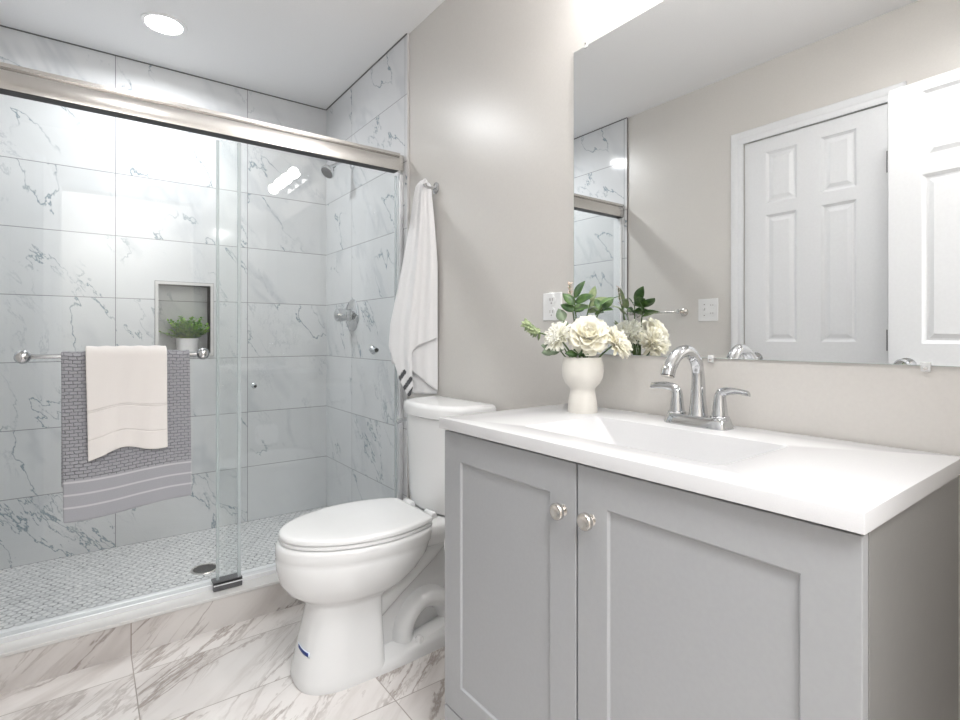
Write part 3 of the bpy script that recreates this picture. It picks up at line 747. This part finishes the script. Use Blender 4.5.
# blue sticker on the pedestal front: follows its curve
def surf(zz, yy):
    # x on front of the pedestal for half width yy at height zz
    xf = 0.511 + (zz - 0.03) * 0.214; hw = 0.119 - (zz - 0.03) * 0.1; xb = 0.771; xc = xf + .6 * (xb - xf)
    return xc - (xc - xf) * (1 - min(0.999, abs(yy) / hw) ** 2.6) ** (1 / 2.6)
def patch(w0, w1, lift, name, mat):
    bm = NB(); N = 8; a_, b_ = [], []
    for i in range(N + 1):
        q = i / N; yy = 0.012 - 0.072 * q; zz = 0.1115 - 0.004 * q
        if name == 'sticker': yy = 0.006 - 0.062 * q
        a_.append(bm.verts.new((surf(zz, yy) - lift, yy, zz + w1))); b_.append(bm.verts.new((surf(zz, yy) - lift, yy, zz - w0)))
    for i in range(N): bm.faces.new((a_[i], a_[i + 1], b_[i + 1], b_[i]))
    o = tb_(name, bm, mat); s_ = o.modifiers.new('s', 'SOLIDIFY'); s_.thickness = 0.0008; return o
patch(0.009, 0.009, 0.0015, 'sticker_backing', M['tape_edge'])
patch(0.0055, 0.0055, 0.0025, 'sticker', M['tape'])

# ------------------------------------------------------------------ vanity
VX, VY, VYAW = 0.7095, 0.2245, 0.0133
VL, VD, VZ = 0.888, 0.462, 0.8695
def vroot(name, label, cat):
    return thing(name, label, cat, (VX, VY, 0), VYAW)
va = vroot('vanity_cabinet', 'grey two-door bathroom vanity cabinet with shaker doors under the white sink top', 'vanity cabinet')
# local: +x = depth towards wall, +y = length
ZB = 0.166; ZT = 0.8375
for y0 in (0.006, VL - 0.024): obj('side_panel', bx(0.0350, VD - 0.004, y0, y0 + 0.018, 0.0, VZ - 0.026), M['cabinet_shaded'], va, smooth=False, bev=0.001)
obj('back_panel', bx(VD - 0.012, VD - 0.004, 0.0242, VL - 0.0242, 0.1, VZ - 0.026), M['cabinet_shaded'], va, smooth=False)
obj('face_frame', bx(0.034, 0.050, 0.0242, VL - 0.0242, 0.09, VZ - 0.0265), M['dark'], va, smooth=False)
obj('bottom_rail', bx(0.0125, 0.0335, 0.006, VL - 0.006, 0.085, ZB - 0.004), M['cabinet'], va, bev=0.0015)
obj('toe_kick', bx(0.075, 0.09, 0.0242, VL - 0.0242, 0.0, 0.09), M['cabinet_shaded'], va, smooth=False)
def shaker(y0, y1, z0, z1, st=0.067, dep=0.0055, x0=0.0125, x1=0.0315):
    bm = NB()
    L0 = [(y0, z0), (y1, z0), (y1, z1), (y0, z1)]
    L1 = [(y0 + st, z0 + st), (y1 - st, z0 + st), (y1 - st, z1 - st), (y0 + st, z1 - st)]
    ch = 0.0025
    L2 = [(y0 + st + ch, z0 + st + ch), (y1 - st - ch, z0 + st + ch), (y1 - st - ch, z1 - st - ch), (y0 + st + ch, z1 - st - ch)]
    a = [bm.verts.new((x0, y, z)) for y, z in L0]; b = [bm.verts.new((x0, y, z)) for y, z in L1]; c = [bm.verts.new((x0 + dep, y, z)) for y, z in L2]; d = [bm.verts.new((x1, y, z)) for y, z in L0]
    for k in range(4):
        j = (k + 1) % 4
        bm.faces.new((a[k], a[j], b[j], b[k])); bm.faces.new((b[k], b[j], c[j], c[k])); bm.faces.new((a[j], a[k], d[k], d[j]))
    bm.faces.new(c); bm.faces.new(d[::-1]); return bm
mid = VL / 2 + 0.003
for y0, y1, ky in ((0.006, mid - 0.0022, mid - 0.034), (mid + 0.0022, VL - 0.006, mid + 0.034)):
    dd = obj('door', shaker(y0, y1, ZB, ZT), M['cabinet'], va, smooth=False, bev=0.0012)
    k = lathe(NB(), [(0.0001, -0.0075), (0.008, -0.0070), (0.0105, -0.0085), (0.0140, -0.0080), (0.0158, -0.0055), (0.0155, 0.000), (0.0125, 0.0035), (0.007, 0.0065), (0.0065, 0.011), (0.0105, 0.0130), (0.0105, 0.0135)], (-0.0008, ky, 0.745), 'x', 28)
    obj('knob', k, M['nickel'], dd)

ct = vroot('sink_countertop', 'white one-piece vanity countertop with a shallow rectangular basin', 'countertop')
bm = NB()
z1, z0 = VZ, VZ - 0.0255
BX0, BX1, BY0, BY1 = 0.078, 0.330, 0.212, 0.672
def rect(x0, x1, y0, y1, z, r=0.0, n=4):
    if r == 0: return [(x0, y0, z), (x1, y0, z), (x1, y1, z), (x0, y1, z)]
    out = []
    for cx_, cy_, a0 in ((x0 + r, y0 + r, PI), (x1 - r, y0 + r, 1.5 * PI), (x1 - r, y1 - r, 0), (x0 + r, y1 - r, 0.5 * PI)):
        for i in range(n + 1):
            a = a0 + (PI / 2) * i / n; out.append((cx_ + r * math.cos(a), cy_ + r * math.sin(a), z))
    return out
# outer slab ring matched to the rounded basin ring
ns = 5
def outer(z, o=0.0):
    R_ = rect(o, VD - o, o, VL - o, z, 0.0006, 4); return R_
rr_ = [outer(z0, 0.0), outer(z1 - 0.002, 0.0), outer(z1 - 0.0006, 0.0006), outer(z1, 0.002),
       rect(BX0, BX1, BY0, BY1, z1, 0.014), rect(BX0 + 0.003, BX1 - 0.003, BY0 + 0.003, BY1 - 0.003, z1 - 0.0015, 0.014), rect(BX0 + 0.014, BX1 - 0.012, BY0 + 0.05, BY1 - 0.05, z1 - 0.050, 0.02),
       rect(BX0 + 0.022, BX1 - 0.020, BY0 + 0.075, BY1 - 0.075, z1 - 0.075, 0.03), rect(BX0 + 0.04, BX1 - 0.035, BY0 + 0.11, BY1 - 0.11, z1 - 0.084, 0.03), rect(BX0 + 0.11, BX1 - 0.11, BY0 + 0.215, BY1 - 0.215, z1 - 0.088, 0.01)]
rings(bm, rr_, cap=False)
last = [v for v in bm.verts][-20:]; bm.faces.new(last)
# underside of the bowl
rs2 = [outer(z0, 0.0), rect(BX0 - 0.01, BX1 + 0.01, BY0 - 0.01, BY1 + 0.01, z0, 0.014), rect(BX0, BX1 - 0.0, BY0 + 0.035, BY1 - 0.035, z1 - 0.085, 0.02), rect(BX0 + 0.03, BX1 - 0.03, BY0 + 0.1, BY1 - 0.1, z1 - 0.10, 0.02)]
rings(bm, rs2, cap=False); bm.faces.new([v for v in bm.verts][-20:])
bmesh.ops.remove_doubles(bm, verts=bm.verts, dist=1e-5)
obj('slab', bm, M['quartz'], ct, angle=28)
obj('drain_ring', lathe(NB(), [(0.026, -0.0895 + z1), (0.026, -0.086 + z1), (0.020, -0.085 + z1), (0.018, -0.087 + z1), (0.001, -0.087 + z1)], ((BX0 + BX1) / 2, (BY0 + BY1) / 2, 0), 'z', 28), M['chrome'], ct)

# faucet
fa = thing('faucet', 'chrome two-handle gooseneck faucet on the vanity top behind the basin', 'faucet', (1.103, 0.668, VZ - 0.001))
bm = NB()
rings(bm, [[(x * a, y * a2, z) for x, y in ((q[0], q[1]) for q in outline(-0.028, 0.028, 0.075, 5, 5, .5, 40))] for z, a, a2 in ((0.0, 1.0, 1.0), (0.004, 1.0, 1.0), (0.013, 0.93, 0.965), (0.022, 0.80, 0.93), (0.024, 0.74, 0.91))])
obj('base_plate', bm, M['chrome'], fa)
obj('spout', tube(NB(), [(0.002, 0, 0.020), (0.002, 0, 0.06), (0.001, 0, 0.118), (-0.010, 0, 0.148), (-0.040, 0, 0.168), (-0.078, 0, 0.161), (-0.105, 0, 0.136), (-0.114, 0, 0.117)], [0.022, 0.0165, 0.0135, 0.0135, 0.0135, 0.0135, 0.0140, 0.0148], 20, 5), M['chrome'], fa)
bm = lathe(NB(), [(0.0125, 0), (0.0125, -0.002), (0.0005, -0.002)], n=20)
bm.transform(Matrix.Translation((-0.1145, 0, 0.1165)) @ Matrix.Rotation(math.radians(18), 4, 'Y')); obj('aerator', bm, M['nickel'], fa)
for s_ in (-1, 1):
    h = obj('handle', tube(NB(), [(0, s_ * 0.052, 0.020), (0, s_ * 0.052, 0.046), (0, s_ * 0.053, 0.073), (-0.001, s_ * 0.064, 0.082), (-0.003, s_ * 0.088, 0.085), (-0.006, s_ * 0.118, 0.082)], [0.0185, 0.0150, 0.0115, (0.0085, 0.010), (0.0042, 0.0095), (0.0035, 0.0085)], 16, 5, flat=(0, 0, 1) if False else None), M['chrome'], fa)
    obj('collar', lathe(NB(), [(0.0200, 0.021), (0.0200, 0.027), (0.0175, 0.029)], (0, s_ * 0.052, 0), 'z', 24), M['chrome'], h)

# ------------------------------------------------------------------ mirror
mr = thing('wall_mirror', 'large frameless square mirror above the vanity reflecting white doors', 'mirror', (XR, 0.655, 1.019))
bm = NB(); box(bm, -0.0045, 0.0, -0.457, 0.457, 0, 0.900)
obj('glass_sheet', bm, M['mirror'], mr, smooth=False)
bm = NB()
e = 0.0006
for a in ((-0.4580, -0.457, 0, .9), (0.457, 0.4580, 0, .9)): box(bm, -0.0045, 0, a[0], a[1], a[2], a[3])
box(bm, -0.0045, 0, -0.458, 0.458, -0.001, 0); box(bm, -0.0045, 0, -0.458, 0.458, 0.9, 0.901)
obj('ground_edge', bm, plain('ground_glass_edge', (0.45, 0.5, 0.48), 0.3, nscale=40), mr, smooth=False)
for y, z, s_ in ((0.409, 0.9, 1), (0.022, 0, -1), (-0.374, 0, -1), (-0.374, 0.9, 1)):
    bm = bx(-0.0075, -0.0046, y - 0.007, y + 0.007, z - 0.006 if s_ > 0 else z - 0.011, z + 0.011 if s_ > 0 else z + 0.006)
    cl = obj('clip', bm, M['clear'], mr, bev=0.002)
    obj('screw', lathe(NB(), [(0.0032, 0), (0.003, -0.0012), (0.0005, -0.0016)], (-0.0075, y, z + s_ * 0.0055), 'x', 14), M['nickel'], cl)

# ------------------------------------------------------------------ outlet and switch plates
ol = thing('wall_outlet', 'white duplex outlet plate partly hidden behind the flowers', 'outlet', (XR, 1.205, 1.162))
obj('cover_plate', bx(-0.006, 0, -0.0415, 0.0415, -0.044, 0.044), M['plastic'], ol, bev=0.003)
for z in (-0.019, 0.019):
    rc = obj('receptacle', lathe(NB(), [(0.0165, -0.005), (0.0165, -0.0075), (0.0005, -0.0078)], (0, 0, z), 'x', 24), M['plastic'], ol)
    bm = NB()
    for y in (-0.006, 0.006): box(bm, -0.0084, -0.0076, y - 0.001, y + 0.001, z - 0.001, z + 0.008)
    lathe(bm, [(0.0022, -0.0084), (0.0022, -0.0076)], (0, 0, z - 0.008), 'x', 10)
    obj('slot_face', bm, M['slot'], rc, smooth=False)
sw = thing('switch_plate', 'white double switch and outlet plate beside the closet door casing, seen in the mirror', 'switch', (XL, 1.595, 1.213))
obj('cover_plate', bx(0, 0.006, -0.058, 0.058, -0.062, 0.062), M['plastic'], sw, bev=0.003)
tg = NB(); box(tg, 0.005, 0.015, 0.016, 0.026, -0.002, 0.012); obj('toggle', tg, M['plastic'], sw, bev=0.002)
for z in (-0.022, 0.022):
    rc = obj('receptacle', lathe(NB(), [(0.0165, 0.005), (0.0165, 0.0075), (0.0005, 0.0078)], (0, -0.024, z), 'x', 24), M['plastic'], sw)
    bm = NB()
    for y in (-0.006, 0.006): box(bm, 0.0076, 0.0086, -0.024 + y - 0.001, -0.024 + y + 0.001, z - 0.001, z + 0.008)
    obj('slot_face', bm, M['slot'], rc, smooth=False)
for z in (-0.03, 0.03): obj('screw', lathe(NB(), [(0.003, 0.006), (0.003, 0.0072)], (0, 0.021, z), 'x', 10), M['slot'], sw, smooth=False)
# towel bar on the left wall (seen in the mirror)
t = thing('wall_towel_bar', 'thin brushed metal towel bar on the greige wall, seen in the mirror behind the flowers', 'towel bar', (XL, 1.90, 1.207))
for y in (-0.16, 0.16):
    obj('mount', lathe(NB(), [(0.024, 0), (0.024, 0.008), (0.010, 0.016), (0.010, 0.062), (0.013, 0.066), (0.001, 0.068)], (0, y, 0), 'x', 20), M['nickel'], t)
obj('bar', lathe(NB(), [(0.0065, -0.16), (0.0065, 0.16)], (0.052, 0, 0), 'y', 14), M['nickel'], t)

# ------------------------------------------------------------------ toilet paper
t = thing('paper_holder', 'chrome toilet paper holder on the hidden side of the vanity', 'paper holder', (0.85, VY + VL + 0.0, 0.50))
obj('mount', lathe(NB(), [(0.022, -0.0045), (0.022, 0.002), (0.009, 0.010), (0.009, 0.062)], (0.045, 0, 0), 'y', 20), M['chrome'], t)
obj('arm', lathe(NB(), [(0.0085, 0.052), (0.0085, -0.078), (0.013, -0.080), (0.013, -0.087), (0.004, -0.089)], (0, 0.062, 0), 'x', 18), M['chrome'], t)
tr_ = thing('toilet_roll', 'white toilet paper roll peeking past the left edge of the vanity', 'toilet paper', (0.838, VY + VL + 0.062, 0.50))
obj('paper', lathe(NB(), [(0.022, -0.050), (0.053, -0.052), (0.055, -0.049), (0.055, 0.049), (0.053, 0.052), (0.022, 0.050), (0.022, -0.050)], (0, 0, 0), 'x', 40), M['paper'], tr_)
obj('tube', lathe(NB(), [(0.0195, -0.051), (0.0218, -0.051), (0.0218, 0.051), (0.0195, 0.051), (0.0195, -0.051)], (0, 0, 0), 'x', 24), M['card'], tr_)

# ------------------------------------------------------------------ vase and flowers
VAX, VAY = 1.052, 0.966
vz = thing('flower_vase', 'cream pedestal vase holding white flowers on the vanity top', 'vase', (VAX, VAY, VZ - 0.004))
obj('body', lathe(NB(), [(0.034, 0), (0.0375, 0.002), (0.0385, 0.010), (0.0375, 0.030), (0.034, 0.050), (0.0315, 0.062), (0.0335, 0.068), (0.045, 0.080), (0.0525, 0.096), (0.0545, 0.112), (0.0535, 0.130), (0.050, 0.145), (0.0485, 0.149), (0.0460, 0.149), (0.0490, 0.128), (0.049, 0.105), (0.04, 0.088), (0.001, 0.083)], n=48), M['vase'], vz)
TOP = Vector((VAX, VAY, VZ + 0.135))
def orient(d):
    return Vector((0, 0, 1)).rotation_difference(Vector(d).normalized()).to_matrix().to_4x4()
def petal(bm, mtx, r0, L, W, el, az, cup, curl):
    n, mth = 5, 4; grid = []
    for i in range(n + 1):
        q = i / n; row = []
        ang = el + curl * q
        # integrate along the petal
        rr0 = r0 + sum(L / n * math.cos(el + curl * (k + .5) / n) for k in range(i)); zz = sum(L / n * math.sin(el + curl * (k + .5) / n) for k in range(i))
        wv = W * (0.35 + 0.65 * math.sin(PI * min(1, 0.12 + 0.62 * q))) * (1 if q < 0.9 else 0.78)
        for j in range(mth + 1):
            s = (j / mth - 0.5); lift = cup * wv * (4 * s * s)
            x = rr0 - lift * math.sin(ang); z = zz + lift * math.cos(ang); y = s * wv
            row.append(bm.verts.new(mtx @ Vector((x * math.cos(az) - y * math.sin(az), x * math.sin(az) + y * math.cos(az), z))))
        grid.append(row)
    for i in range(n):
        for j in range(mth): bm.faces.new((grid[i][j], grid[i + 1][j], grid[i + 1][j + 1], grid[i][j + 1]))
def bloom(name, label, pos, d, R_, kind, mat, seed):
    rg = random.Random(seed)
    t = thing(name, label, 'flower', tuple(TOP - Vector((0, 0, 0.03))))
    pos = Vector(pos) - TOP + Vector((0, 0, 0.03)); mtx = Matrix.Translation(pos) @ orient(d)
    bm = NB()
    if kind == 'rose':
        for el, n, L, W, curl in ((1.55, 4, .45, .45, 0.5), (1.40, 5, .62, .62, 0.45), (1.2, 6, .78, .75, 0.35), (0.95, 7, .92, .85, 0.15), (0.65, 8, 1.0, .85, 0.0), (0.3, 9, 1.08, .85, -0.15), (0.0, 9, 1.1, .8, -0.3)):
            a0 = rg.uniform(0, 6)
            for k in range(n):
                petal(bm, mtx, R_ * 0.06, R_ * L * rg.uniform(.92, 1.05), R_ * W, el + rg.uniform(-.06, .06), a0 + 2 * PI * k / n, 0.35, curl + rg.uniform(-.1, .1))
    else:
        for el, n, L in ((1.35, 8, .5), (1.1, 12, .68), (0.8, 16, .82), (0.5, 18, .95), (0.2, 20, 1.02), (-0.12, 18, 1.0)):
            a0 = rg.uniform(0, 6)
            for k in range(n):
                petal(bm, mtx, R_ * 0.05, R_ * L * rg.uniform(.85, 1.1), R_ * 0.24, el + rg.uniform(-.12, .12), a0 + 2 * PI * k / n + rg.uniform(-.1, .1), 0.5, rg.uniform(-.1, .3))
    o = obj('petals', bm, mat, t); s_ = o.modifiers.new('s', 'SOLIDIFY'); s_.thickness = 0.0006
    q = pos - Vector(d).normalized() * R_ * 0.05
    obj('stem', tube(NB(), [(0.0, 0, -0.03), tuple(q * 0.5), tuple(q)], 0.0022, 8), M['stem'], t)
bloom('rose_bloom', 'large ivory rose bloom facing the camera at the front of the vase', (1.040, 0.934, 1.070), (-0.62, -0.62, 0.45), 0.047, 'rose', M['petal'], 1)
bloom('chrysanthemum_bloom', 'small white chrysanthemum at the left of the bouquet beside the outlet', (1.005, 1.005, 1.066), (-0.8, 0.1, 0.45), 0.043, 'mum', M['petal_white'], 2)
bloom('chrysanthemum_bloom', 'white chrysanthemum at the back of the bouquet facing the mirror', (1.100, 0.972, 1.070), (0.62, 0.05, 0.65), 0.050, 'mum', M['petal_white'], 3)
bloom('peony_bloom', 'pale ivory bloom on the right side of the bouquet nearest the faucet', (1.095, 0.893, 1.050), (0.25, -0.75, 0.45), 0.044, 'mum', M['petal'], 4)

def sprig(name, label, pts, leaves, mat, stemr=0.0018, W=0.5, seed=0, tilt=0.4):
    rg = random.Random(seed)
    t = thing(name, label, 'foliage', tuple(TOP - Vector((0, 0, 0.03))))
    P = [Vector(p) - TOP + Vector((0, 0, 0.03)) for p in pts]
    P = [Vector((0, 0, -0.02))] + P
    obj('stem', tube(NB(), P, stemr, 7, 4), M['stem'], t)
    bm = NB()
    for (q, L, dx, dy, dz) in leaves:
        s = q * (len(P) - 2) + 1; i = min(int(s), len(P) - 2); c = P[i].lerp(P[i + 1], s - i)
        leaf(bm, c, (dx, dy, dz), (rg.uniform(-.5, .5) - .6, rg.uniform(-.5, .5) - .5, 0.6), L, L * W, 0.15, 7, 0.12)
    o = obj('leaves', bm, mat, t); s_ = o.modifiers.new('s', 'SOLIDIFY'); s_.thickness = 0.0005
    return t
sprig('leaf_sprig', 'upright dark green leafy sprig rising highest above the rose', [(1.05, 0.985, 1.10), (1.045, 0.99, 1.175)],
      [(0.95, 0.055, -0.05, -0.55, 0.75), (0.8, 0.056, 0.2, -0.85, 0.35), (0.7, 0.048, -.3, 0.5, 0.65), (0.55, 0.05, -0.1, -0.9, 0.15), (0.5, 0.045, -.4, 0.6, 0.35), (.45, .05, .7, .1, .5)], M['leaf'], seed=1, W=0.56)
sprig('leaf_sprig', 'dark green leafy sprig leaning towards the mirror and faucet', [(1.075, 0.945, 1.10), (1.085, 0.93, 1.150)],
      [(1.0, 0.056, 0.2, -0.75, 0.5), (0.85, 0.050, 0.6, -0.3, 0.6), (0.7, 0.052, -0.2, -0.9, 0.15), (0.6, 0.05, 0.6, 0.5, 0.3), (0.5, 0.045, -0.5, -0.6, 0.4), (.8, .045, .3, .5, .7)], M['leaf'], seed=2, W=0.56)
sprig('leaf_sprig', 'light green leafy sprig behind the rose by the mirror edge', [(1.09, 0.99, 1.10), (1.105, 0.985, 1.165)],
      [(1.0, 0.045, 0.2, -0.1, 0.9), (0.8, 0.05, 0.4, -0.7, 0.5), (0.7, 0.05, 0.5, 0.7, 0.4), (0.5, 0.05, 0.7, -0.3, 0.4)], M['leaf_pale'], seed=3)
sprig('leaf_sprig', 'broad sage leaves drooping over the left rim of the vase', [(1.02, 1.0, 1.035), (1.01, 1.015, 1.036)],
      [(1.0, 0.055, -0.3, 0.9, -0.15), (0.6, 0.05, -0.8, 0.4, -0.1), (0.8, 0.05, -0.7, 0.7, 0.25), (0.3, 0.045, -0.9, -0.1, 0.0)], M['leaf_sage'], seed=4, W=0.62)
sprig('leaf_sprig', 'round grey-green leaf standing just left of the rose', [(1.04, 1.005, 1.08), (1.035, 1.018, 1.11)],
      [(1.0, 0.040, -0.1, 0.35, 0.8), (0.5, 0.035, 0.2, 0.8, 0.5)], M['leaf_sage'], seed=5, W=0.75)
sprig('leaf_sprig', 'short olive leaves tucked under the rose at the vase rim', [(1.028, 0.955, 1.018), (1.018, 0.948, 1.026)],
      [(1.0, 0.036, -0.6, -0.7, 0.1), (0.9, 0.034, -0.9, 0.2, 0.15), (0.7, 0.036, -0.8, 0.6, 0.1), (0.6, 0.036, -0.1, -1.0, 0.15), (0.5, 0.034, 0.4, -0.9, 0.2), (0.8, 0.03, -0.8, -0.3, 0.4)], M['leaf'], seed=8, W=0.6)
lv = []
rg = random.Random(9)
for k in range(34):
    q = 0.35 + 0.65 * k / 33; a = k * 2.4
    lv.append((q, 0.021, 0.7 * math.cos(a) - .2, 0.5 + 0.3 * math.sin(a), 0.9 * math.sin(a) + .25))
sprig('seed_sprig', 'pale dusty green seed-head sprig reaching left past the outlet', [(1.00, 1.03, 1.06), (0.985, 1.07, 1.082), (0.98, 1.105, 1.105)], lv, M['leaf_pale'], seed=6)
lv = [(0.3 + 0.7 * k / 19, 0.010, math.cos(k * 2.4), math.sin(k * 2.4), 0.9) for k in range(20)]
sprig('seed_sprig', 'thin tan floret sprig standing up at the left of the mirror edge', [(1.065, 1.01, 1.12), (1.068, 1.025, 1.175), (1.07, 1.03, 1.215)], lv, M['floret'], seed=7)

# ------------------------------------------------------------------ groups of repeats
GROUPS = {'leaf_sprig': 'leafy sprigs in the vase', 'seed_sprig': 'seed-head sprigs in the vase', 'chrysanthemum_bloom': 'white chrysanthemums in the vase',
          'recessed_light': 'recessed ceiling lights', 'wall_jamb': 'shower door wall jambs', 'sliding_glass_door': 'sliding shower doors'}
for o in list(bpy.data.objects):
    k = o.name.split('.')[0]
    if o.parent is None and k in GROUPS: o['group'] = GROUPS[k]
